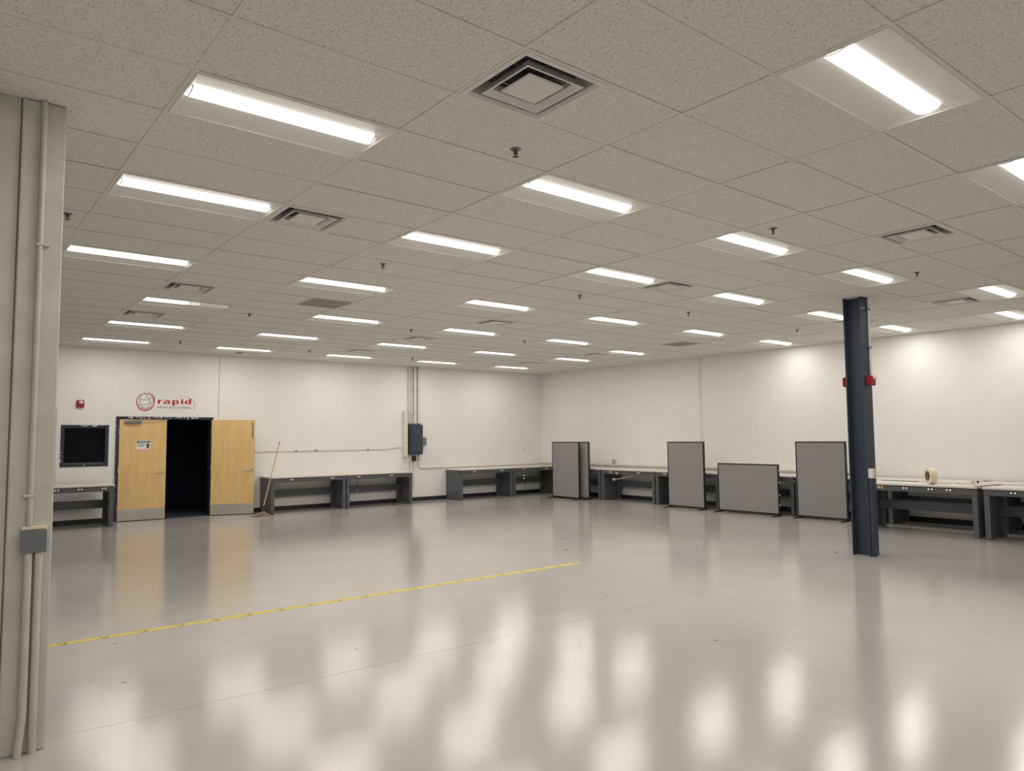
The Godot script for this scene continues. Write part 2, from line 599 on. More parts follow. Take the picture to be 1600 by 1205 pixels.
func chip(st: SurfaceTool, x: float, y: float, r: float, z: float) -> void:
	var o := PackedVector2Array()
	for a in 6:
		o.append(Vector2(x, y) + Vector2(r * rng.randf_range(0.5, 1.3), 0).rotated(TAU * a / 6) * Vector2(1.0, 0.6))
	prism(st, o, z - 0.002, z)

func lever(leaf: Node3D, x: float, z: float, dir: float) -> void:
	var st := st_new()
	var y := 0.99
	var ring := []
	for k in 3:
		ring.append(Vector3(x, y, z + k * 0.006))
	tube(st, ring, 0.034, 16)
	tube(st, [Vector3(x, y, z), Vector3(x, y, z + 0.05)], 0.012, 10)
	tube(st, bent([Vector3(x, y, z + 0.03), Vector3(x, y, z + 0.055), Vector3(x + dir * 0.06, y - 0.002, z + 0.055), Vector3(x + dir * 0.13, y - 0.012, z + 0.05)], 0.02), 0.011, 10)
	tag(done("lever_handle", st, mat.stainless, leaf), "brushed steel lever handle")

func build_door() -> void:
	var d := structure("door_1", "double door of pale maple leaves in a dark frame, right leaf open", "door")
	d.position = Vector3(0, 0, Z0)
	var m: Material = mat.navy_frame
	block("frame_jamb", Vector3(3.125, 0, -0.2), Vector3(3.185, 2.115, 0.02), m, d, 0.004)
	block("frame_jamb", Vector3(5.015, 0, -0.2), Vector3(5.07, 2.115, 0.02), m, d, 0.004)
	block("frame_head", Vector3(3.125, 2.115, -0.2), Vector3(5.07, 2.17, 0.02), m, d, 0.004)
	rng.seed = 19
	var st := st_new()
	for k in 44:
		chip(st, rng.randf_range(3.3, 4.75), 2.152 + rng.randf_range(-0.022, 0.016), rng.randf_range(0.006, 0.024), 0.0205)
	for k in 14:
		chip(st, 3.129 + rng.randf_range(0.0, 0.014), rng.randf_range(0.3, 2.0), rng.randf_range(0.004, 0.013), 0.0205)
	tag(done("paint_chips", st, mat.sign_white, d), "flecks of white wall paint left on the frame", "", "", "stuff")
	# left leaf: almost closed; its outer face looks into the hall
	var leaf := Node3D.new()
	leaf.name = "door_leaf"
	d.add_child(leaf, true)
	leaf.position = Vector3(3.19, 0, 0.0)
	leaf.rotation_degrees.y = -2.5
	door_slab(leaf, 0.905, 1.0)
	lever(leaf, 0.835, 0.022, -1.0)
	var cl := st_new()
	box(cl, Vector3(0.09, 2.02, 0.022), Vector3(0.41, 2.085, 0.07), 0.008)
	tag(done("door_closer", cl, mat.grey_box, leaf), "grey hydraulic door closer")
	pipe("closer_arm", [Vector3(0.3, 2.09, 0.05), Vector3(0.62, 2.096, 0.07), Vector3(0.93, 2.1, 0.03)], 0.008, mat.stainless, leaf, 6)
	# right leaf: swung open towards the hall until almost flat against the wall
	var open := Node3D.new()
	open.name = "door_leaf"
	d.add_child(open, true)
	open.position = Vector3(5.03, 0, 0.045)
	open.rotation_degrees.y = -20.5
	door_slab(open, 0.905, 1.0)
	lever(open, 0.845, 0.022, -1.0)
	block("flush_bolt", Vector3(0.85, 1.7, 0.022), Vector3(0.875, 2.04, 0.025), mat.galvanised, open)
	for y: float in [0.25, 1.05, 1.85]:
		pipe("hinge", [Vector3(-0.008, y - 0.05, 0.026), Vector3(-0.008, y + 0.05, 0.026)], 0.008, mat.stainless, leaf, 8)
		pipe("hinge", [Vector3(-0.008, y - 0.05, -0.026), Vector3(-0.008, y + 0.05, -0.026)], 0.008, mat.stainless, open, 8)

func door_slab(leaf: Node3D, wide: float, _s: float) -> void:
	block("veneer_slab", Vector3(0, 0.012, -0.022), Vector3(wide, 2.108, 0.022), mat.maple_veneer, leaf, 0.003)
	block("edge_strip", Vector3(wide - 0.001, 0.014, -0.021), Vector3(wide + 0.002, 2.106, 0.021), mat.door_edge, leaf)
	tag(block("kick_plate", Vector3(0.012, 0.02, 0.022), Vector3(wide - 0.012, 0.245, 0.0245), mat.stainless, leaf, 0.001), "brushed metal kick plate")

func in_view(p: Vector3) -> float:
	# rough share of the picture: 0 outside the frame, else 1 / distance squared seen at its slant
	var cam := Basis.from_euler(Vector3(deg_to_rad(4.057), deg_to_rad(-38.76), deg_to_rad(-0.507)))
	var q := cam.transposed() * (p - Vector3(0, EYE, 0))
	if q.z > -0.5 or absf(q.x / q.z) > 0.75 or absf(q.y / q.z) > 0.58:
		return 0.0
	return 1.0 / pow(p.distance_to(Vector3(0, EYE, 0)), 3.0)

# inverted tee: thin flange that carries the tiles, web standing between them
func rail(c: Node3D, called: String, a: Vector3, b: Vector3, half: float) -> void:
	var side := Vector3(0, 0, half) if absf(b.x - a.x) > absf(b.z - a.z) else Vector3(half, 0, 0)
	var thin := side.normalized() * 0.0012
	var drop := 0.0016 if called == "main_rail" else 0.0012
	var st := st_new()
	box(st, a - side - Vector3(0, drop, 0), b + side + Vector3(0, 0.0014, 0))
	box(st, a - thin + Vector3(0, 0.0014, 0), b + thin + Vector3(0, 0.03, 0))
	done(called, st, mat.grid_white, c)

func build_ceiling(lamps: Array, vents: Array) -> void:
	var c := structure("ceiling", "suspended white ceiling of speckled mineral fibre tiles in a metal grid", "ceiling")
	var gm: Material = mat.grid_white
	var busy := {}
	for l: Vector2i in lamps:
		busy["%d,%d" % [l.x, l.y]] = "lamp"
	for v: Array in vents:
		var half: float = v[0] - floor(v[0])
		busy["%d,%d" % [int(floor(v[0])), v[1]]] = "right" if half < 0.25 else "left"    # which half still holds a tile
	var meshes := {}
	var cells := []
	var ts := 0.012
	for i in range(-3, 12):
		for j in range(-12, 22):
			var xa := maxf(GX + i * TU, X0)
			var xb := minf(GX + (i + 1) * TU, X1)
			var zb := minf(GZ - j * TV, Z1)
			var za := maxf(GZ - (j + 1) * TV, Z0)
			if xb - xa < 0.05 or zb - za < 0.05:
				continue
			var b: String = busy.get("%d,%d" % [i, j], "")
			if b == "lamp":
				continue
			if b == "right":
				xa += TV
			elif b == "left":
				xb -= TV
			if xb - xa < 0.05:
				continue
			if zb > -5.05 and za < -4.8 and xb < 0.3:
				continue
			var mid := Vector3((xa + xb) / 2, CEIL, (za + zb) / 2)
			cells.append([in_view(mid), mid, Vector2(xb - xa - 0.008, zb - za - 0.008)])
	cells.sort_custom(func(p, q): return p[0] > q[0])
	var rest := st_new()
	var made := 0
	for q: Array in cells:
		var s: Vector2 = q[2]
		var h := Vector3(s.x / 2, 0, s.y / 2)
		if made < 300 and q[0] > 0.0:
			made += 1
			var key := "%.3f,%.3f" % [s.x, s.y]
			if not meshes.has(key):
				var st := st_new()
				box(st, Vector3(-h.x, 0, -h.z), Vector3(h.x, 0.016, h.z))
				meshes[key] = st.commit()
			put("ceiling_tile", meshes[key], mat.ceiling_fibre, c, q[1] + Vector3(0, rng.randf_range(0.0016, 0.0042), 0))
		else:
			var o: Vector3 = q[1] + Vector3(0, 0.003, 0)
			box(rest, o - h, o + h + Vector3(0, 0.016, 0))
	tag(done("far_ceiling_tiles", rest, mat.ceiling_fibre, c), "tiles too far off or out of the picture", "", "", "stuff")
	# tee rails of the grid: main runners along x, cross tees along z
	for j in range(-12, 23):
		var z := GZ - j * TV
		if z > Z0 and z < Z1:
			rail(c, "main_rail", Vector3(X0, CEIL, z), Vector3(X1, CEIL, z), ts)
	for i in range(-2, 12):
		var x := GX + i * TU
		if x > X0 and x < X1:
			rail(c, "cross_rail", Vector3(x, CEIL, Z0), Vector3(x, CEIL, Z1), ts)
	for v: Array in vents:
		var x: float = GX + (v[0] + (0.5 if v[0] == floor(v[0]) else 0.0)) * TU
		var z: float = GZ - v[1] * TV
		rail(c, "short_rail", Vector3(x, CEIL, z - TV), Vector3(x, CEIL, z), ts)
	# wall angle round the edge
	block("edge_angle", Vector3(X0, CEIL - 0.002, Z0), Vector3(X1, CEIL + 0.03, Z0 + 0.022), gm, c)
	block("edge_angle", Vector3(X1 - 0.022, CEIL - 0.002, Z0), Vector3(X1, CEIL + 0.03, Z1), gm, c)
	# roof deck above closes the room
	block("roof_deck", Vector3(X0 - 0.2, CEIL + 0.25, Z0 - 0.2), Vector3(X1 + 0.2, CEIL + 0.45, Z1 + 0.2), mat.duct_dark, c)
	var st := st_new()
	box(st, Vector3(X0 - 0.2, CEIL, Z0 - 0.2), Vector3(X1 + 0.2, CEIL + 0.25, Z0))
	box(st, Vector3(X0 - 0.2, CEIL, Z1), Vector3(X1 + 0.2, CEIL + 0.25, Z1 + 0.2))
	box(st, Vector3(X0 - 0.2, CEIL, Z0), Vector3(X0, CEIL + 0.25, Z1))
	box(st, Vector3(X1, CEIL, Z0), Vector3(X1 + 0.2, CEIL + 0.25, Z1))
	done("plenum_wall", st, mat.duct_dark, c)

# ------------------------------------------------------------------ ceiling fittings
func lens_mesh(xa: float, xb: float) -> Mesh:
	var st := st_new()
	var n := 10
	var w := 0.076
	for k in n:
		var a := PI * k / n
		var b := PI * (k + 1) / n
		var pa := Vector2(-cos(a) * w, 0.038 - sin(a) * 0.034)
		var pb := Vector2(-cos(b) * w, 0.038 - sin(b) * 0.034)
		var na := Vector3(0, -sin(a), -cos(a))
		var nb := Vector3(0, -sin(b), -cos(b))
		smooth_quad(st, [Vector3(xa, pa.y, pa.x), Vector3(xb, pa.y, pa.x), Vector3(xb, pb.y, pb.x), Vector3(xa, pb.y, pb.x)], [na, na, nb, nb])
		tri(st, Vector3(xa, 0.038, 0), Vector3(xa, pa.y, pa.x), Vector3(xa, pb.y, pb.x))
		tri(st, Vector3(xb, 0.038, 0), Vector3(xb, pb.y, pb.x), Vector3(xb, pa.y, pa.x))
	return st.commit()

func make_lamp(failing: bool, label: String) -> Node3D:
	var t := thing("ceiling_light", label, "ceiling light", Vector3.ZERO, 0.0, "recessed troffer lights in the ceiling grid")
	var hx := TU / 2 - 0.013
	var hz := TV / 2 - 0.013
	var white: Material = mat.reflector_white
	# rim
	var st := st_new()
	var r := 0.011
	box(st, Vector3(-hx, -0.003, -hz), Vector3(hx, 0.01, -hz + r))
	box(st, Vector3(-hx, -0.003, hz - r), Vector3(hx, 0.01, hz))
	box(st, Vector3(-hx, -0.003, -hz + r), Vector3(-hx + r, 0.01, hz - r))
	box(st, Vector3(hx - r, -0.003, -hz + r), Vector3(hx, 0.01, hz - r))
	done("rim", st, white, t)
	# curved reflector wings
	for s: float in [-1.0, 1.0]:
		st = st_new()
		var prev := Vector2.ZERO
		for k in 7:
			var a := k / 6.0
			var p := Vector2(lerpf(hz - r, 0.074, a), 0.003 + 0.035 * (0.6 * a + 0.4 * sin(a * PI / 2)))
			if k > 0:
				var q := [Vector3(-hx + r, prev.y, prev.x * s), Vector3(hx - r, prev.y, prev.x * s), Vector3(hx - r, p.y, p.x * s), Vector3(-hx + r, p.y, p.x * s)]
				if s > 0:
					q.reverse()
				quad(st, q[3], q[2], q[1], q[0])
			prev = p
		done("reflector", st, white, t)
	for s: float in [-1.0, 1.0]:
		st = st_new()
		var a := Vector3((hx - r) * s, 0.002, -hz + r)
		var b := Vector3((hx - r) * s, 0.002, hz - r)
		var c := Vector3((hx - r - 0.04) * s, 0.042, hz - r - 0.02)
		var d := Vector3((hx - r - 0.04) * s, 0.042, -hz + r + 0.02)
		if s > 0:
			quad(st, d, c, b, a)
		else:
			quad(st, a, b, c, d)
		done("end_plate", st, white, t)
	var lx := hx - r - 0.03
	for s: float in [-1.0, 1.0]:
		st = st_new()
		var arc := []
		for k in 9:
			var a := PI * k / 8
			arc.append(Vector3((lx + 0.002) * s, 0.038 - sin(a) * 0.036, -cos(a) * 0.078))
		tube(st, arc, 0.004, 6)
		done("lens_clip", st, mat.diffuser_white, t)
	var light_x := 0.0
	var light_l := lx * 2
	if failing:
		put("lens", lens_mesh(-lx, 0.0), mat.lens_lit, t)
		put("lens", lens_mesh(0.0, 0.16), mat.lens_fading, t)
		put("lens", lens_mesh(0.16, lx), mat.lens_dim, t)
		light_x = -lx / 2
		light_l = lx
	else:
		put("lens", lens_mesh(-lx, lx), mat.lens_lit, t)
	st = st_new()
	box(st, Vector3(-hx, 0.064, -hz), Vector3(hx, 0.1, hz))
	box(st, Vector3(-hx, 0.01, -hz - 0.003), Vector3(hx, 0.07, -hz))
	box(st, Vector3(-hx, 0.01, hz), Vector3(hx, 0.07, hz + 0.003))
	box(st, Vector3(-hx - 0.003, 0.01, -hz), Vector3(-hx, 0.07, hz))
	box(st, Vector3(hx, 0.01, -hz), Vector3(hx + 0.003, 0.07, hz))
	done("housing", st, white, t)
	var l := AreaLight3D.new()
	l.name = "lamp_light"
	l.area_size = Vector2(light_l, 0.145)
	l.area_normalize_energy = true
	l.light_color = LAMP_WARM
	l.light_energy = LAMP_ENERGY * light_l / (lx * 2)
	l.area_range = 30.0
	l.shadow_enabled = true
	l.position = Vector3(light_x, 0.001, 0)
	l.rotation_degrees.x = -90
	t.add_child(l)
	return t

const LAMP_ENERGY := 1.52
const ORD := ["first", "second", "third", "fourth", "fifth", "sixth", "seventh"]

func build_lamps(lamps: Array) -> void:
	var proto: Node3D = null
	for l: Vector2i in lamps:
		var at := lattice(l.x + 0.5, l.y + 0.5)
		var label := ""
		var rows := {19: "nearest the back wall", 15: "second from the back wall", 11: "third from the back wall", 12: "third from the back wall", 7: "fourth from the back wall", 3: "fifth from the back wall", 0: "sixth from the back wall", -1: "sixth from the back wall"}
		if rows.has(l.y):
			var k: int = (l.x - 1) / 2 if l.y >= 11 else l.x / 2
			label = "recessed white troffer light, %s from left in the row %s" % [ORD[k], rows[l.y]]
		elif l == Vector2i(2, -4):
			label = "large recessed troffer light at top right, closest light to the camera"
		elif l == Vector2i(4, -4):
			label = "recessed troffer light cut off by the right edge of the picture"
		else:
			label = "recessed troffer light overhead outside the picture, near the camera"
		if l == Vector2i(1, 11):
			var f := make_lamp(true, "failing troffer light with only its left half lit, near the left wall end")
			f.position = at
		elif proto == null:
			proto = make_lamp(false, label)
			proto.position = at
		else:
			copy(proto, at, 0.0, label)

func square_ring(st: SurfaceTool, r0: float, y0: float, r1: float, y1: float) -> void:
	# sloping square ring from half-size r0 at y0 to half-size r1 at y1, seen from below
	var a := [Vector3(-r0, y0, -r0), Vector3(r0, y0, -r0), Vector3(r0, y0, r0), Vector3(-r0, y0, r0)]
	var b := [Vector3(-r1, y1, -r1), Vector3(r1, y1, -r1), Vector3(r1, y1, r1), Vector3(-r1, y1, r1)]
	for k in 4:
		var n := (k + 1) % 4
		quad(st, a[k], a[n], b[n], b[k])

func build_vents(vents: Array) -> void:
	var proto: Node3D = null
	var grille: Node3D = null
	for v: Array in vents:
		var at := lattice(v[0] + 0.25, v[1] + 0.5)
		if v[2] == "grille":
			if grille:
				copy(grille, at, 0.0, v[3])
				continue
			grille = thing("return_grille", v[3], "vent", at, 0.0, "flat grey return air grilles")
			var st := st_new()
			square_ring(st, 0.292, -0.004, 0.268, -0.004)
			square_ring(st, 0.268, -0.004, 0.266, 0.03)
			done("frame", st, mat.grille_grey, grille)
			var core := st_new()
			for k in 21:
				var c := -0.26 + k * 0.026
				box(core, Vector3(c - 0.0075, -0.002, -0.266), Vector3(c + 0.0075, 0.02, 0.266))
				box(core, Vector3(-0.266, 0.001, c - 0.0075), Vector3(0.266, 0.02, c + 0.0075))
			tag(done("core_mesh", core, mat.grille_grey, grille), "fine square lattice of the grille", "", "", "stuff")
			block("duct_back", Vector3(-0.28, 0.03, -0.28), Vector3(0.28, 0.04, 0.28), mat.duct_dark, grille)
			continue
		if proto:
			copy(proto, at, 0.0, v[3])
			continue
		proto = thing("air_diffuser", v[3], "vent", at, 0.0, "square ceiling air diffusers")
		var m: Material = mat.diffuser_white
		var st := st_new()
		square_ring(st, 0.294, -0.003, 0.264, -0.006)
		square_ring(st, 0.264, -0.006, 0.248, 0.012)
		square_ring(st, 0.248, 0.012, 0.248, 0.11)
		done("frame", st, m, proto)
		st = st_new()
		square_ring(st, 0.202, -0.008, 0.190, -0.010)
		square_ring(st, 0.190, -0.010, 0.16, 0.016)
		square_ring(st, 0.16, 0.016, 0.16, 0.05)
		square_ring(st, 0.163, 0.05, 0.202, -0.004)
		done("middle_cone", st, m, proto)
		st = st_new()
		box(st, Vector3(-0.125, -0.006, -0.125), Vector3(0.125, 0.012, 0.125), 0.008)
		done("centre_plate", st, m, proto)
		st = st_new()
		for s: float in [-1.0, 1.0]:
			box(st, Vector3(-0.23, 0.04, 0.1 * s - 0.006), Vector3(0.23, 0.052, 0.1 * s + 0.006))
		tube(st, [Vector3(0, 0.01, 0), Vector3(0, 0.1, 0)], 0.006, 6)
		done("bracket", st, mat.galvanised, proto)
		block("duct_back", Vector3(-0.25, 0.11, -0.25), Vector3(0.25, 0.12, 0.25), mat.duct_dark, proto)

func build_sprinklers(spots: Array) -> void:
	var proto: Node3D = null
	for s: Array in spots:
		var at := lattice(s[0], s[1])
		if proto:
			copy(proto, at, 0.0, s[2])
			continue
		proto = thing("sprinkler_head", s[2], "sprinkler", at, 0.0, "pendent fire sprinkler heads")
		var st := st_new()
		lathe(st, [Vector2(0.0, -0.006), Vector2(0.025, -0.007), Vector2(0.038, 0.002), Vector2(0.0, 0.002)], 18)
		done("escutcheon", st, mat.galvanised, proto)
		st = st_new()
		lathe(st, [Vector2(0.0, -0.034), Vector2(0.006, -0.034), Vector2(0.011, -0.012), Vector2(0.011, 0.0)], 10)
		for k: float in [-1.0, 1.0]:
			tube(st, [Vector3(0.01 * k, -0.01, 0), Vector3(0.017 * k, -0.028, 0), Vector3(0.003 * k, -0.048, 0)], 0.003, 6)
		done("body", st, mat.brass, proto)
		st = st_new()
		lathe(st, [Vector2(0.0, -0.052), Vector2(0.02, -0.05), Vector2(0.021, -0.048), Vector2(0.0, -0.048)], 12)
		done("deflector", st, mat.brass, proto)

# ------------------------------------------------------------------ furniture
func receptacle(parent: Node, at: Vector3) -> void:
	var p := block("outlet", at + Vector3(-0.055, -0.024, 0), at + Vector3(0.055, 0.024, 0.006), mat.black_plastic, parent, 0.003)
	var st := st_new()
	for s: float in [-1.0, 1.0]:
		var c := at + Vector3(0.026 * s, 0, 0.006)
		tube(st, [c, c + Vector3(0, 0, 0.004)], 0.019, 12)
	p.set_meta("label", "pair of white power sockets on dark plate")
	# faces belong to the plate's own mesh: added as a second surface
	var both := st.commit(p.mesh)
	p.mesh = both
	p.material_override = null
	p.set_surface_override_material(0, mat.black_plastic)
	p.set_surface_override_material(1, mat.sign_white)

func workbench(label: String, wide: float, sockets: Array, at: Vector3, turn: float) -> Node3D:
	# origin on the floor below the middle of the front edge; the bench reaches back along -z
	var t := thing("workbench", label, "workbench", at, turn, "grey steel workbenches along the walls")
	var dp := 0.74
	var h := wide / 2
	var steel: Material = mat.bench_steel
	block("tabletop", Vector3(-h, 0.788, -dp), Vector3(h, 0.82, 0), mat.laminate, t, 0.004)
	var ap := block("apron", Vector3(-h + 0.01, 0.69, -0.05), Vector3(h - 0.01, 0.787, -0.03), steel, t, 0.003)
	block("rear_apron", Vector3(-h + 0.04, 0.7, -dp + 0.03), Vector3(h - 0.04, 0.787, -dp + 0.05), steel, t)
	for s: float in [-1.0, 1.0]:
		var o := h - 0.008
		block("side_panel", Vector3(minf(s * o, s * (o - 0.022)), 0.012, -dp + 0.1), Vector3(maxf(s * o, s * (o - 0.022)), 0.786, -0.12), steel, t, 0.002)
		for z: float in [-0.12, -dp + 0.02]:
			block("leg", Vector3(minf(s * o, s * (o - 0.078)), 0.0, z), Vector3(maxf(s * o, s * (o - 0.078)), 0.69 if z > -0.2 else 0.786, z + 0.085), steel, t, 0.004)
	block("stretcher", Vector3(-h + 0.03, 0.33, -dp + 0.11), Vector3(h - 0.03, 0.495, -dp + 0.14), steel, t, 0.004)
	for x: float in sockets:
		receptacle(ap, Vector3(x, 0.748, -0.03))
	return t

func build_benches() -> void:
	var zf := -16.255
	workbench("grey steel workbench under the dark square window, left of the double door", 1.83, [-0.05, 0.33, 0.73], Vector3(2.055, 0, -16.08), 0)
	workbench("grey steel workbench with the mop leaning on its left corner", 1.83, [-0.44, 0.55], Vector3(7.05, 0, zf), 0)
	workbench("grey steel workbench below the electrical panel, dangling black cord under it", 1.83, [-0.6, 0.3], Vector3(8.89, 0, zf), 0)
	workbench("grey steel workbench right of the electrical panel, its whole left side showing", 1.82, [-0.45, 0.5], Vector3(12.18, 0, -16.25), 0)
	workbench("grey steel workbench in the far corner of the room", 1.66, [-0.45, 0.4], Vector3(13.935, 0, -16.25), 0)
	var r := -PI / 2
	var xf := 13.99
	workbench("grey steel workbench mostly hidden behind the two overlapping partition panels", 1.82, [0.5], Vector3(xf, 0, -14.685), r)
	workbench("grey steel workbench with a metal arm hanging below, right of two overlapping panels", 1.82, [-0.55, 0.4], Vector3(xf, 0, -12.84), r)
	workbench("grey steel workbench behind the tall single panel left of the low panel", 1.82, [-0.6, 0.4], Vector3(xf, 0, -10.995), r)
	workbench("grey steel workbench behind the low wide partition panel", 1.82, [-0.45, 0.5], Vector3(xf, 0, -9.15), r)
	workbench("grey steel workbench behind the tall panel next to the steel column", 1.82, [-0.45, 0.4], Vector3(xf, 0, -7.305), r)
	workbench("grey steel workbench against the right wall, behind the bench with the tape roll", 1.82, [-0.45, 0.4], Vector3(xf, 0, -5.46), r)
	workbench("grey steel workbench against the right wall, behind the bench cut off by the picture edge", 1.82, [-0.45, 0.4], Vector3(xf, 0, -3.615), r)
	var b := workbench("grey steel workbench carrying a tape roll and tools, right of the column", 1.83, [-0.18, 0.22, 0.5], Vector3(13.0, 0, -5.435), r)
	var ap := b.get_node("apron")
	tag(block("warning_tag", Vector3(-0.66, 0.72, -0.03), Vector3(-0.55, 0.775, -0.026), mat.tag_yellow, ap), "yellow tag beside a socket")
	receptacle(ap, Vector3(-0.64, 0.748, -0.026))
	workbench("grey steel workbench cut off by the right edge of the picture", 1.83, [-0.5, 0.5], Vector3(12.98, 0, -3.525), r)

func partition(label: String, wide: float, high: float, at: Vector3, clips := false) -> Node3D:
	# origin on the floor below the middle; faces -x
	var t := thing("partition_panel", label, "partition", at, -PI / 2, "grey fabric office partition panels")
	var h := wide / 2
	var k: Material = mat.black_frame
	block("fabric_panel", Vector3(-h + 0.022, 0.055, -0.02), Vector3(h - 0.022, high - 0.022, 0.023), mat.panel_fabric, t, 0.006)
	block("top_rail", Vector3(-h, high - 0.026, -0.026), Vector3(h, high, 0.026), k, t, 0.004)
	block("bottom_rail", Vector3(-h, 0.025, -0.026), Vector3(h, 0.06, 0.026), k, t, 0.004)
	for s: float in [-1.0, 1.0]:
		block("side_rail", Vector3(s * h - 0.013 - 0.012 * s, 0.06, -0.026), Vector3(s * h + 0.013 - 0.012 * s, high - 0.026, 0.026), k, t, 0.004)
		block("foot", Vector3(s * (h - 0.03) - 0.02, 0.0, -0.1), Vector3(s * (h - 0.03) + 0.02, 0.022, 0.22), k, t, 0.006)
	if clips:
		for y: float in [0.22, 0.42, 0.68, 0.92]:
			block("edge_clip", Vector3(h, y, -0.01), Vector3(h + 0.012, y + 0.03, 0.012), mat.sign_white, t, 0.003)
		block("edge_clip", Vector3(-0.08, high, -0.012), Vector3(-0.04, high + 0.008, 0.012), mat.sign_white, t, 0.002)
	return t

func build_partitions() -> void:
	partition("tall grey fabric partition panel standing in front of another panel, farthest left", 1.06, 1.53, Vector3(13.66, 0, -14.71))
	partition("tall grey fabric partition panel half hidden behind another panel", 1.06, 1.53, Vector3(13.83, 0, -14.51))
	partition("tall grey fabric partition panel standing alone left of the low panel", 1.03, 1.53, Vector3(13.77, 0, -10.77))
	partition("low wide grey fabric partition panel, its long side on the floor", 1.47, 1.06, Vector3(13.75, 0, -9.14), true)
	partition("tall grey fabric partition panel next to the dark steel column", 1.04, 1.53, Vector3(13.84, 0, -7.54))

# ------------------------------------------------------------------ column and services
func build_column() -> void:
	var t := thing("steel_column", "dark navy steel I-beam column rising from floor to ceiling", "column", Vector3(10.245, 0, -4.975))
	var m: Material = mat.navy_steel
	block("flange", Vector3(-0.125, 0, 0.108), Vector3(0.125, CEIL, 0.125), m, t, 0.003)
	block("flange", Vector3(-0.125, 0, -0.125), Vector3(0.125, CEIL, -0.108), m, t, 0.003)
	block("web", Vector3(-0.007, 0, -0.109), Vector3(0.007, CEIL, 0.109), m, t)
	var r := thing("cable_raceway", "dark narrow raceway with white outlet box low on the steel column", "raceway", Vector3(10.17, 0, -4.85))
	block("channel", Vector3(-0.03, 0.0, 0.0), Vector3(0.03, 1.06, 0.05), m, r, 0.004)
	tag(block("outlet_box", Vector3(-0.035, 1.06, 0.0), Vector3(0.04, 1.19, 0.07), mat.white_metal, r, 0.006), "white outlet box")
	for s: int in [1, -1]:
		var a := thing("alarm_strobe", "red fire alarm horn strobe on the %s of the steel column" % ("right side" if s > 0 else "left side"), "fire alarm", Vector3(10.25, 2.41, -4.975 + 0.125 * s), 0.0 if s > 0 else PI, "red alarm strobes on the column")
		block("back_box", Vector3(-0.06, -0.065, 0.0), Vector3(0.06, 0.065, 0.05), mat.alarm_red, a, 0.006)
		block("horn_body", Vector3(-0.065, -0.075, 0.05), Vector3(0.065, 0.06, 0.085), mat.alarm_red, a, 0.014)
		tag(block("strobe_lens", Vector3(-0.04, 0.015, 0.085), Vector3(0.04, 0.05, 0.115), mat.sign_white, a, 0.01), "clear white strobe lens")
	var c := thing("column_conduit", "thin pale conduit running down the steel column to the red strobe", "conduit", Vector3(10.31, 0, -4.83))
	pipe("pipe", [Vector3(0, 2.48, 0.0), Vector3(0, CEIL, 0.0)], 0.013, mat.conduit_white, c, 10)
	for y: float in [2.86, 3.4]:
		block("strap", Vector3(-0.06, y, -0.018), Vector3(0.022, y + 0.03, 0.018), mat.galvanised, c, 0.003)
	block("beam_clamp", Vector3(-0.2, 3.395, -0.02), Vector3(-0.12, 3.43, 0.012), mat.galvanised, c, 0.004)

func build_near_services() -> void:
	var c := thing("wall_conduit", "pale painted conduit pipe running down the near pilaster into a box", "conduit", Vector3(0.475, 0, -4.785))
	pipe("pipe", [Vector3(0.0, 1.2, 0.0), Vector3(0.0, CEIL - 0.002, 0.0)], 0.0145, mat.concrete_paint, c, 12)
	block("strap", Vector3(-0.035, 1.36, -0.015), Vector3(0.02, 1.375, 0.016), mat.concrete_paint, c, 0.002)
	block("strap", Vector3(-0.02, 2.75, -0.015), Vector3(0.045, 2.765, 0.016), mat.concrete_paint, c, 0.002)
	c = thing("junction_box", "square dull grey metal junction box on the near pilaster", "junction box", Vector3(0.492, 1.122, -4.80))
	block("box", Vector3(-0.056, -0.056, 0.0), Vector3(0.056, 0.056, 0.05), mat.galvanised, c, 0.004)
	block("cover", Vector3(-0.06, -0.06, 0.05), Vector3(0.06, 0.06, 0.054), mat.galvanised, c, 0.002)
	block("mud_ring", Vector3(-0.055, 0.06, 0.0), Vector3(0.062, 0.08, 0.028), mat.tape_cream, c, 0.004)
	c = thing("floor_conduit", "fat pale conduit below the grey box, left one with bent foot", "conduit", Vector3(0.472, 0, -4.77))
	pipe("pipe", bent([Vector3(0, 1.066, 0.0), Vector3(0.0, 0.2, 0.0), Vector3(-0.016, 0.05, 0.012), Vector3(-0.02, 0, 0.016)], 0.05), 0.019, mat.concrete_paint, c, 12)
	c = thing("floor_conduit", "fat pale conduit below the grey box, straight right one", "conduit", Vector3(0.52, 0, -4.775))
	pipe("pipe", [Vector3(0, 1.066, 0.0), Vector3(0.0, 0.0, 0.0)], 0.019, mat.concrete_paint, c, 12)

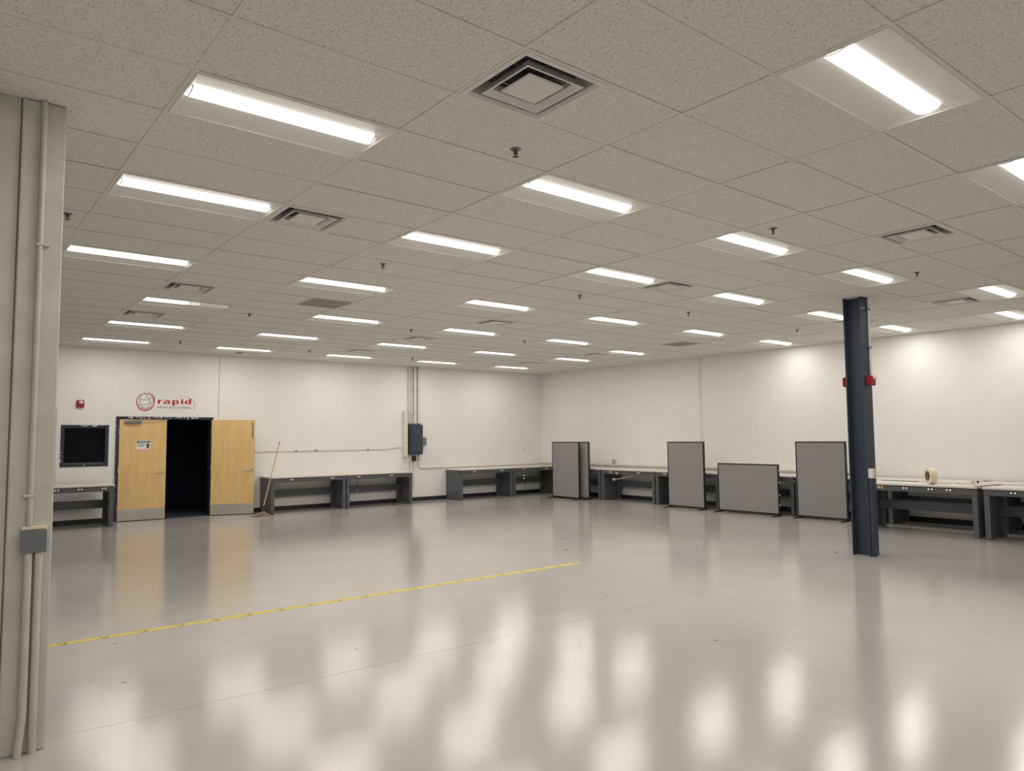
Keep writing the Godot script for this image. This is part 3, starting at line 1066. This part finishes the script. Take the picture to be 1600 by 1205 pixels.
func build_electrics() -> void:
	var z := Z0
	var cw: Material = mat.conduit_white
	var t := thing("electrical_panel", "dark navy electrical panel box mounted on the back wall", "electrical panel", Vector3(10.265, 1.23, z))
	block("box", Vector3(-0.2, 0, 0), Vector3(0.2, 0.79, 0.14), mat.navy_steel, t, 0.006)
	block("door", Vector3(-0.17, 0.06, 0.14), Vector3(0.17, 0.74, 0.152), mat.navy_steel, t, 0.004)
	block("latch", Vector3(-0.09, 0.165, 0.152), Vector3(0.1, 0.172, 0.157), mat.grey_box, t)
	block("name_plate", Vector3(-0.07, 0.6, 0.152), Vector3(0.08, 0.612, 0.155), mat.grey_box, t)
	t = thing("wireway", "tall white painted wireway box left of the electrical panel", "wireway", Vector3(9.97, 1.17, z))
	block("trough", Vector3(-0.055, 0, 0), Vector3(0.055, 1.22, 0.1), cw, t, 0.004)
	block("cover", Vector3(-0.05, 0.01, 0.1), Vector3(0.05, 1.21, 0.104), cw, t, 0.002)
	t = thing("disconnect_box", "small grey switch box on the right of the electrical panel", "switch box", Vector3(10.53, 1.47, z))
	block("box", Vector3(-0.065, 0, 0), Vector3(0.075, 0.21, 0.1), mat.grey_box, t, 0.006)
	block("switch", Vector3(0.075, 0.09, 0.03), Vector3(0.085, 0.13, 0.06), mat.black_plastic, t)
	t = thing("junction_box", "small black box hanging below the electrical panel", "junction box", Vector3(10.245, 1.06, z))
	block("box", Vector3(-0.045, 0, 0), Vector3(0.045, 0.13, 0.09), mat.black_plastic, t, 0.005)
	block("fitting", Vector3(-0.075, 0.045, 0.02), Vector3(-0.045, 0.085, 0.06), mat.galvanised, t, 0.004)
	var risers := [[10.085, 0.018, "thin pale riser conduit, leftmost above the electrical panel"], [10.165, 0.016, "thin pale riser conduit, second from left above the electrical panel"], [10.265, 0.043, "thick pale riser conduit, third from left above the electrical panel"], [10.385, 0.038, "thick pale riser conduit, rightmost above the electrical panel"]]
	for r: Array in risers:
		t = thing("riser_conduit", r[2], "conduit", Vector3(r[0], 0, z + 0.055), 0.0, "riser conduits above the electrical panel")
		pipe("pipe", [Vector3(0, 2.02, 0), Vector3(0, CEIL - 0.002, 0)], r[1], cw, t, 12)
		block("coupling", Vector3(-r[1] - 0.006, 2.02, -r[1] - 0.006), Vector3(r[1] + 0.006, 2.06, r[1] + 0.006), mat.galvanised, t, 0.006)
		block("strap", Vector3(-r[1] - 0.01, 2.98, -0.055), Vector3(r[1] + 0.01, 3.005, r[1] + 0.003), cw, t, 0.003)
	t = thing("flexible_cable", "looped pale cable from the wireway into the electrical panel", "cable", Vector3(0, 0, z + 0.1))
	pipe("loop", [Vector3(10.0, 2.4, -0.05), Vector3(10.04, 2.43, 0.0), Vector3(10.1, 2.37, 0.02), Vector3(10.15, 2.22, 0.02), Vector3(10.18, 2.03, 0.01)], 0.009, cw, t, 8)
	pipe("end_fitting", [Vector3(10.18, 2.021, 0.01), Vector3(10.18, 2.05, 0.01)], 0.014, mat.galvanised, t, 8)
	t = thing("flexible_cable", "looped pale cable below the wireway and the electrical panel", "cable", Vector3(0, 0, z + 0.1))
	pipe("end_fitting", [Vector3(10.12, 1.2, -0.04), Vector3(10.12, 1.228, -0.04)], 0.016, mat.galvanised, t, 8)
	pipe("loop", [Vector3(10.0, 1.158, -0.05), Vector3(10.02, 1.1, 0.0), Vector3(10.08, 1.07, 0.01), Vector3(10.11, 1.12, 0.0), Vector3(10.12, 1.225, -0.04)], 0.011, cw, t, 8)
	t = thing("wall_conduit", "thin horizontal conduit on the back wall between open door and wireway", "conduit", Vector3(0, 0, z + 0.014))
	pipe("pipe", bent([Vector3(5.6, 1.385, 0), Vector3(9.5, 1.39, 0), Vector3(9.72, 1.43, 0), Vector3(9.914, 1.43, 0.02)], 0.08), 0.012, cw, t, 8)
	for x: float in [7.0, 7.5, 8.9]:
		block("strap", Vector3(x - 0.03, 1.372, -0.014), Vector3(x + 0.03, 1.404, 0.014), mat.galvanised, t, 0.003)
	t = thing("wall_conduit", "white conduit from the electrical panel running right just above the benches", "conduit", Vector3(0, 0, z + 0.017))
	pipe("pipe", bent([Vector3(10.4, 1.23, 0.03), Vector3(10.4, 0.87, 0.0), Vector3(11.0, 0.865, 0), Vector3(14.76, 0.875, 0)], 0.1), 0.016, cw, t, 8)
	block("strap", Vector3(10.375, 1.08, -0.017), Vector3(10.425, 1.1, 0.03), mat.galvanised, t, 0.003)
	for x: float in [10.14, 10.25]:
		t = thing("drop_conduit", "thin pale conduit dropping from the panel, %s one" % ("left" if x < 10.2 else "right"), "conduit", Vector3(x, 0, z + 0.02), 0.0, "two drop conduits under the panel")
		pipe("pipe", [Vector3(0, 0.3, 0), Vector3(0, 1.06 if x > 10.2 else 1.23, 0)], 0.013, cw, t, 8)
		block("coupling", Vector3(-0.018, 0.9, -0.018), Vector3(0.018, 0.94, 0.018), cw, t, 0.004)
	t = thing("wall_raceway", "beige surface raceway along the right wall just above the bench tops", "raceway", Vector3(X1, 0.865, 0))
	block("channel", Vector3(-0.03, 0, Z0 + 0.05), Vector3(0, 0.055, -7.0), mat.conduit_white, t, 0.004)
	block("channel_cover", Vector3(-0.034, 0.012, Z0 + 0.05), Vector3(-0.03, 0.043, -7.0), mat.conduit_white, t, 0.001)
	t = thing("outlet_box", "small four-socket outlet box on the right wall above the raceway", "outlet", Vector3(X1, 0.92, -13.98), -PI / 2)
	block("box", Vector3(-0.07, 0, 0), Vector3(0.07, 0.13, 0.04), mat.conduit_white, t, 0.004)
	for s: float in [-1.0, 1.0]:
		for y: float in [0.035, 0.095]:
			block("socket", Vector3(0.032 * s - 0.016, y - 0.017, 0.04), Vector3(0.032 * s + 0.016, y + 0.017, 0.043), mat.black_plastic, t, 0.003)
	t = thing("wall_plate", "white blank wall plate low on the back wall near the corner", "wall plate", Vector3(14.12, 1.31, z))
	block("plate", Vector3(-0.035, -0.06, 0), Vector3(0.035, 0.06, 0.007), mat.white_metal, t, 0.003)
	for y: float in [-0.04, 0.04]:
		pipe("screw", [Vector3(0, y, 0.005), Vector3(0, y, 0.009)], 0.005, mat.stainless, t, 8)

func build_wall_items() -> void:
	var t := thing("alarm_strobe", "small red fire alarm strobe on the back wall above the dark window", "fire alarm", Vector3(2.47, 2.415, Z0))
	block("body", Vector3(-0.067, -0.075, 0), Vector3(0.067, 0.075, 0.05), mat.alarm_red, t, 0.012)
	tag(block("strobe_lens", Vector3(-0.03, 0.005, 0.05), Vector3(0.045, 0.055, 0.075), mat.sign_white, t, 0.01), "white strobe lens")
	block("sounder", Vector3(-0.045, -0.055, 0.05), Vector3(0.045, -0.015, 0.054), mat.alarm_red, t, 0.004)
	# painted logo
	t = thing("wall_logo", "red and grey rapid manufacturing logo with globe above the double door", "logo", Vector3(0, 0, Z0))
	var c := Vector2(3.672, 2.485)
	var st := st_new()
	band(st, ellipse(c, 0.168, 0.182, 40, -PI * 0.5, PI * 1.5), 0.024, 0.01, 0.0, 0.004, true)
	band(st, ellipse(c + Vector2(0.05, 0.05), 0.125, 0.14, 14, PI * 0.55, -PI * 0.1), 0.008, 0.018, 0.0, 0.004)
	tag(done("globe_ring", st, mat.logo_red, t), "red ring of the globe")
	st = st_new()
	band(st, ellipse(c + Vector2(-0.01, 0.01), 0.092, 0.168, 30, -PI * 0.5, PI * 1.5, 0.22), 0.008, 0.008, 0.0, 0.0045, true)
	band(st, ellipse(c + Vector2(-0.01, -0.01), 0.155, 0.05, 14, PI, TAU, 0.2), 0.008, 0.008, 0.0, 0.005)
	band(st, ellipse(c + Vector2(0.0, 0.08), 0.125, 0.035, 14, PI, TAU, 0.15), 0.007, 0.007, 0.0, 0.005)
	band(st, ellipse(c + Vector2(0.01, -0.095), 0.11, 0.035, 14, PI, TAU, 0.2), 0.007, 0.007, 0.0, 0.005)
	done("globe_lines", st, mat.logo_grey, t)
	letters("letters_rapid", "rapid", 0.155, 0.68, mat.logo_red, t, Vector3(4.255, 2.49, 0.002))
	letters("letters_manufacturing", "MANUFACTURING", 0.042, 0.68, mat.logo_grey, t, Vector3(4.255, 2.375, 0.002), false)
	st = st_new()
	band(st, ellipse(Vector2(4.44, 2.42), 0.235, 0.2, 26, PI * 0.72, -PI * 0.16), 0.003, 0.008, 0.0, 0.004)
	done("swoosh", st, mat.logo_grey, t)
	# door sign
	t = thing("notice_sign", "small white and blue notice sign on the left door leaf", "sign", Vector3(3.19, 0, Z0), deg_to_rad(-2.5))
	var o := Vector3(0.455, 1.575, 0.0225)
	block("board", o + Vector3(-0.13, -0.09, 0), o + Vector3(0.13, 0.09, 0.002), mat.sign_white, t, 0.0008)
	block("header", o + Vector3(-0.12, 0.035, 0.002), o + Vector3(0.12, 0.082, 0.0026), mat.sign_blue, t)
	letters("letters_notice", "NOTICE", 0.03, 0.17, mat.sign_white, t, o + Vector3(0, 0.058, 0.0028))
	letters("letters_face_mask", "FACE MASK", 0.022, 0.135, mat.sign_black, t, o + Vector3(-0.045, 0.002, 0.0022))
	letters("letters_required", "REQUIRED", 0.022, 0.12, mat.sign_black, t, o + Vector3(-0.048, -0.03, 0.0022))
	st = st_new()
	prism(st, ellipse(Vector2(o.x + 0.083, o.y - 0.018), 0.032, 0.042, 20), o.z + 0.002, o.z + 0.0028)
	prism(st, PackedVector2Array([Vector2(o.x + 0.07, o.y - 0.05), Vector2(o.x + 0.108, o.y - 0.05), Vector2(o.x + 0.1, o.y - 0.075), Vector2(o.x + 0.076, o.y - 0.075)]), o.z + 0.002, o.z + 0.0028)
	done("head_symbol", st, mat.sign_black, t)
	st = st_new()
	prism(st, ellipse(Vector2(o.x + 0.062, o.y - 0.03), 0.019, 0.015, 14), o.z + 0.0028, o.z + 0.0034)
	done("mask_symbol", st, mat.sign_white, t)

func build_mop() -> void:
	var t := thing("mop", "string mop with pale wooden handle leaning on the workbench beside the door", "mop", Vector3(5.9, 0, -16.06))
	var a := Vector3(0.0, 0.2, -0.03)
	var b := Vector3(0.49, 1.6, -0.41)
	pipe("handle", [a, a.lerp(b, 0.5), b], 0.0125, mat.handle_wood, t, 10)
	var d := (b - a).normalized()
	pipe("grip_cap", [b - d * 0.02, b + d * 0.004], 0.0135, mat.black_plastic, t, 10)
	var st := st_new()
	tube(st, [a + d * 0.02, a - d * 0.08], 0.02, 10)
	tube(st, [Vector3(-0.08, 0.12, 0.07), Vector3(0.0, 0.135, 0.02), Vector3(0.08, 0.12, -0.02)], 0.02, 8)
	tube(st, [Vector3(0.0, 0.13, 0.02), Vector3(0.08, 0.07, 0.11), Vector3(0.15, 0.025, 0.16)], 0.017, 8)
	tag(done("clamp", st, mat.black_plastic, t), "black plastic mop clamp")
	rng.seed = 8
	st = st_new()
	for k in 70:
		var u := rng.randf_range(-1.0, 1.0)
		var s := Vector3(0.07 * u, 0.1, 0.045 - 0.05 * u)
		var ang := rng.randf_range(-0.5, 1.0) * PI
		var l := rng.randf_range(0.1, 0.24)
		var e := s + Vector3(cos(ang) * l * 1.0 - 0.09, 0, sin(ang) * l * 0.6)
		e.z = clampf(e.z, -0.12, 0.2)
		var y := rng.randf_range(0.006, 0.03)
		var m := s.lerp(e, 0.5)
		m.y = rng.randf_range(0.03, 0.075)
		tube(st, [s, m, Vector3(e.x, y, e.z), Vector3(e.x - 0.03, 0.006, e.z + rng.randf_range(-0.03, 0.03))], 0.0055, 5)
	tag(done("mop_strands", st, mat.mop_yarn, t), "tangled grey-brown cotton mop strands", "", "", "stuff")

func build_small() -> void:
	# yellow printed tape on the floor
	var t := thing("floor_tape", "long yellow tape strip with black print stuck to the floor", "tape")
	t.position = Vector3(0, 0, -7.14)
	block("strip", Vector3(-0.2, 0.0, -0.05), Vector3(6.84, 0.0012, 0.05), mat.floor_tape_print, t)
	# bench top clutter
	var y := 0.82
	t = thing("tape_roll", "roll of cream tape standing upright on the bench right of the column", "tape roll", Vector3(13.2, y, -5.27), -0.75)
	var st := st_new()
	ring_x(st, 0.135, 0.085, 0.1, 32)
	done("tape", st, mat.tape_cream, t, Vector3(0, 0.135, 0))
	st = st_new()
	ring_x(st, 0.086, 0.078, 0.102, 28)
	done("core", st, mat.cardboard, t, Vector3(0, 0.135, 0))
	t = thing("hand_tool", "slender metal tool with long wire loop handle lying beside tape roll", "tool", Vector3(13.4, y, -5.16))
	st = st_new()
	tube(st, bent([Vector3(-0.02, 0.03, -0.17), Vector3(-0.02, 0.03, 0.1), Vector3(0.0, 0.022, 0.13), Vector3(0.03, 0.008, 0.1), Vector3(0.03, 0.008, -0.17), Vector3(0.0, 0.022, -0.19), Vector3(-0.02, 0.03, -0.165)], 0.012), 0.005, 6)
	done("loop_handle", st, mat.stainless, t)
	pipe("rod", [Vector3(0.0, 0.02, 0.13), Vector3(0.02, 0.012, 0.3)], 0.004, mat.stainless, t, 6)
	block("collar", Vector3(-0.012, 0.004, 0.15), Vector3(0.012, 0.03, 0.165), mat.white_metal, t, 0.003)
	t = thing("caulking_gun", "pale metal gun-shaped tool with black knob lying on the bench", "tool", Vector3(13.5, y, -4.86))
	st = st_new()
	tube(st, [Vector3(-0.03, 0.005, -0.1), Vector3(0.05, 0.05, 0.12), Vector3(0.06, 0.06, 0.17)], 0.006, 6)
	tube(st, [Vector3(-0.03, 0.006, -0.1), Vector3(-0.03, 0.006, 0.2)], 0.006, 6)
	done("frame", st, mat.white_metal, t)
	block("trigger_body", Vector3(-0.04, 0.006, 0.08), Vector3(0.05, 0.075, 0.13), mat.white_metal, t, 0.012)
	tag(block("knob", Vector3(0.0, 0.03, 0.17), Vector3(0.035, 0.065, 0.2), mat.black_plastic, t, 0.008), "black knob")
	pipe("push_rod", [Vector3(0.02, 0.05, 0.19), Vector3(0.04, 0.07, 0.4)], 0.005, mat.galvanised, t, 6)
	tag(pipe("rod_tip", [Vector3(0.03, 0.06, 0.27), Vector3(0.035, 0.065, 0.33)], 0.008, mat.alarm_red, t, 6), "red sleeve")
	t = thing("thin_rod", "thin brown rod lying across the gap between two benches", "rod", Vector3(13.15, y, -4.48), 0.0)
	pipe("shaft", [Vector3(-0.1, 0.006, -0.08), Vector3(0.52, 0.006, 0.1)], 0.006, mat.cardboard, t, 6)
	block("end_cap", Vector3(-0.11, 0.0, -0.09), Vector3(-0.09, 0.012, -0.072), mat.cardboard, t, 0.002)
	t = thing("flat_bar", "thin grey strip lying at the back of the bench right of the column", "strip", Vector3(13.66, y, -5.98), 0.0)
	block("bar", Vector3(-0.012, 0.0, -0.3), Vector3(0.012, 0.012, 0.3), mat.grey_box, t, 0.002)
	block("end_hook", Vector3(-0.012, 0.0, 0.3), Vector3(0.012, 0.02, 0.31), mat.grey_box, t, 0.002)
	# cords under the benches
	t = thing("power_cord", "black power cord with plug hanging under bench below the electrical panel", "cord", Vector3(8.24, 0, -16.27))
	pipe("cable", [Vector3(0, 0.72, 0), Vector3(0.005, 0.6, 0.01), Vector3(-0.004, 0.5, 0.008), Vector3(-0.01, 0.44, 0.0)], 0.007, mat.black_plastic, t, 6)
	block("plug", Vector3(-0.028, 0.39, -0.012), Vector3(0.01, 0.44, 0.016), mat.grey_box, t, 0.008)
	t = thing("power_cord", "black power cord with white connectors hanging under the corner bench", "cord", Vector3(13.46, 0, -16.27))
	pipe("cable", [Vector3(-0.03, 0.72, 0), Vector3(-0.02, 0.6, 0.0), Vector3(0.03, 0.45, 0.0), Vector3(0.08, 0.25, -0.02), Vector3(0.09, 0.12, -0.03)], 0.007, mat.black_plastic, t, 6)
	block("connector", Vector3(-0.02, 0.56, -0.012), Vector3(0.025, 0.6, 0.016), mat.sign_white, t, 0.006)
	block("connector", Vector3(-0.005, 0.48, -0.012), Vector3(0.035, 0.515, 0.016), mat.sign_white, t, 0.006)
	t = thing("swing_arm", "grey metal swing arm with knob hanging under a bench by right wall", "arm", Vector3(13.95, 0, -13.2))
	pipe("rod", [Vector3(0.0, 0.56, 0.0), Vector3(0.005, 0.64, 0.5), Vector3(0.01, 0.69, 0.62)], 0.012, mat.stainless, t, 8)
	block("knob", Vector3(-0.03, 0.53, -0.06), Vector3(0.03, 0.59, 0.03), mat.stainless, t, 0.015)
	t = thing("bench_clamp", "small shiny clamp under the apron of a bench by right wall", "clamp", Vector3(13.98, 0.72, -13.12))
	block("jaw", Vector3(-0.03, -0.02, -0.05), Vector3(0.035, 0.03, 0.04), mat.stainless, t, 0.01)
	block("screw", Vector3(-0.02, -0.05, -0.01), Vector3(0.0, -0.02, 0.01), mat.stainless, t, 0.004)

# ring with its axis along x (lies in the y-z plane)
func ring_x(st: SurfaceTool, r1: float, r0: float, wide: float, seg: int) -> void:
	var h := wide / 2
	for k in seg:
		var a := TAU * k / seg
		var b := TAU * (k + 1) / seg
		var da := Vector3(0, sin(a), cos(a))
		var db := Vector3(0, sin(b), cos(b))
		var x := Vector3(h, 0, 0)
		smooth_quad(st, [da * r1 + x, db * r1 + x, db * r1 - x, da * r1 - x], [da, db, db, da])
		smooth_quad(st, [da * r0 - x, db * r0 - x, db * r0 + x, da * r0 + x], [-da, -db, -db, -da])
		quad(st, da * r0 + x, db * r0 + x, db * r1 + x, da * r1 + x)
		quad(st, da * r0 - x, da * r1 - x, db * r1 - x, db * r0 - x)

# ------------------------------------------------------------------ scene
func _ready() -> void:
	var cam := Camera3D.new()
	cam.name = "camera"
	cam.fov = rad_to_deg(2.0 * atan(602.5 / 1147.23))
	cam.position = Vector3(0, EYE, 0)
	cam.rotation_degrees = Vector3(4.057, -38.76, -0.507)
	cam.near = 0.05
	cam.far = 100.0
	add_child(cam)
	cam.current = true
	var we := WorldEnvironment.new()
	var env := Environment.new()
	env.background_mode = Environment.BG_COLOR
	env.background_color = Color(0, 0, 0)
	env.tonemap_mode = Environment.TONE_MAPPER_LINEAR
	env.tonemap_exposure = 1.0
	env.sdfgi_enabled = true
	env.ssao_enabled = true
	env.ssil_enabled = true
	we.environment = env
	add_child(we)

	make_materials()
	# ceiling fittings by lattice cell: lights fill one 2 x 4 ft cell
	var lamps := []
	for j: int in [-8, -4, 0, 3, 7]:
		for i: int in [0, 2, 4, 6, 8, 10]:
			if (j == -8 and i > 2) or (j == -4 and i > 6):
				continue        # no lights over the part of the hall right of and behind the camera
			lamps.append(Vector2i(i, -1 if j == 0 and i == 8 else j))
	for j: int in [11, 15, 19]:
		for i: int in [1, 3, 5, 7, 9]:
			lamps.append(Vector2i(i, 12 if j == 11 and i == 9 else j))
	lamps.append(Vector2i(-2, -4))
	lamps.append(Vector2i(-2, -8))
	var vents := [
		[1.0, -2, "diffuser", "large square air diffuser nearest the camera, at the top middle"],
		[1.0, 3, "diffuser", "square air diffuser touching the right end of a light, upper left"],
		[1.0, 9, "diffuser", "square air diffuser just before the half-lit failing light"],
		[1.0, 13, "diffuser", "square air diffuser just beyond the half-lit failing light"],
		[3.5, 20, "diffuser", "square air diffuser by the back wall, above and right of the door"],
		[5.0, 3, "diffuser", "square air diffuser touching a light's right end, middle of the ceiling"],
		[5.0, 9, "diffuser", "square air diffuser in the middle of the ceiling, between two lights"],
		[5.0, 13, "diffuser", "square air diffuser toward the back wall, left of the picture's middle"],
		[5.0, 17, "diffuser", "small far square air diffuser left of the riser conduits"],
		[9.0, 17, "diffuser", "far square air diffuser nearest the room's far corner"],
		[9.0, 13, "diffuser", "far square air diffuser at the left end of a light, toward right wall"],
		[5.0, -2, "diffuser", "square air diffuser at upper right, between the camera and the column"],
		[8.5, 0, "diffuser", "square air diffuser right of the steel column near the right wall"],
		[9.0, 3, "diffuser", "square air diffuser hidden partly behind the steel column"],
		[2.5, 9, "grille", "flat grey square return grille left of the middle of the ceiling"],
		[9.0, 9, "grille", "flat grey square return grille close to the right wall"],
	]
	build_floor()
	build_walls()
	build_ceiling(lamps, vents)
	build_door()
	build_window()
	build_lamps(lamps)
	build_benches()
	build_partitions()
	build_column()
	build_vents(vents)
	build_near_services()
	build_electrics()
	build_wall_items()
	build_mop()
	build_small()
	var rows := [[[-0.32, "nearest the camera"], [1.63, 4.16, 6.68]], [[5.24, "second from the camera"], [-0.12, 2.34, 4.8, 6.72, 9.3]], [[11.9, "third from the camera"], [2.29, 4.63, 6.77]], [[18.35, "nearest the back wall"], [2.31, 4.47, 6.59]]]
	var spots := []
	for r: Array in rows:
		for k in r[1].size():
			spots.append([r[1][k], r[0][0], "small pendent sprinkler head, %s from left in the sprinkler row %s" % [ORD[k], r[0][1]]])
	build_sprinklers(spots)
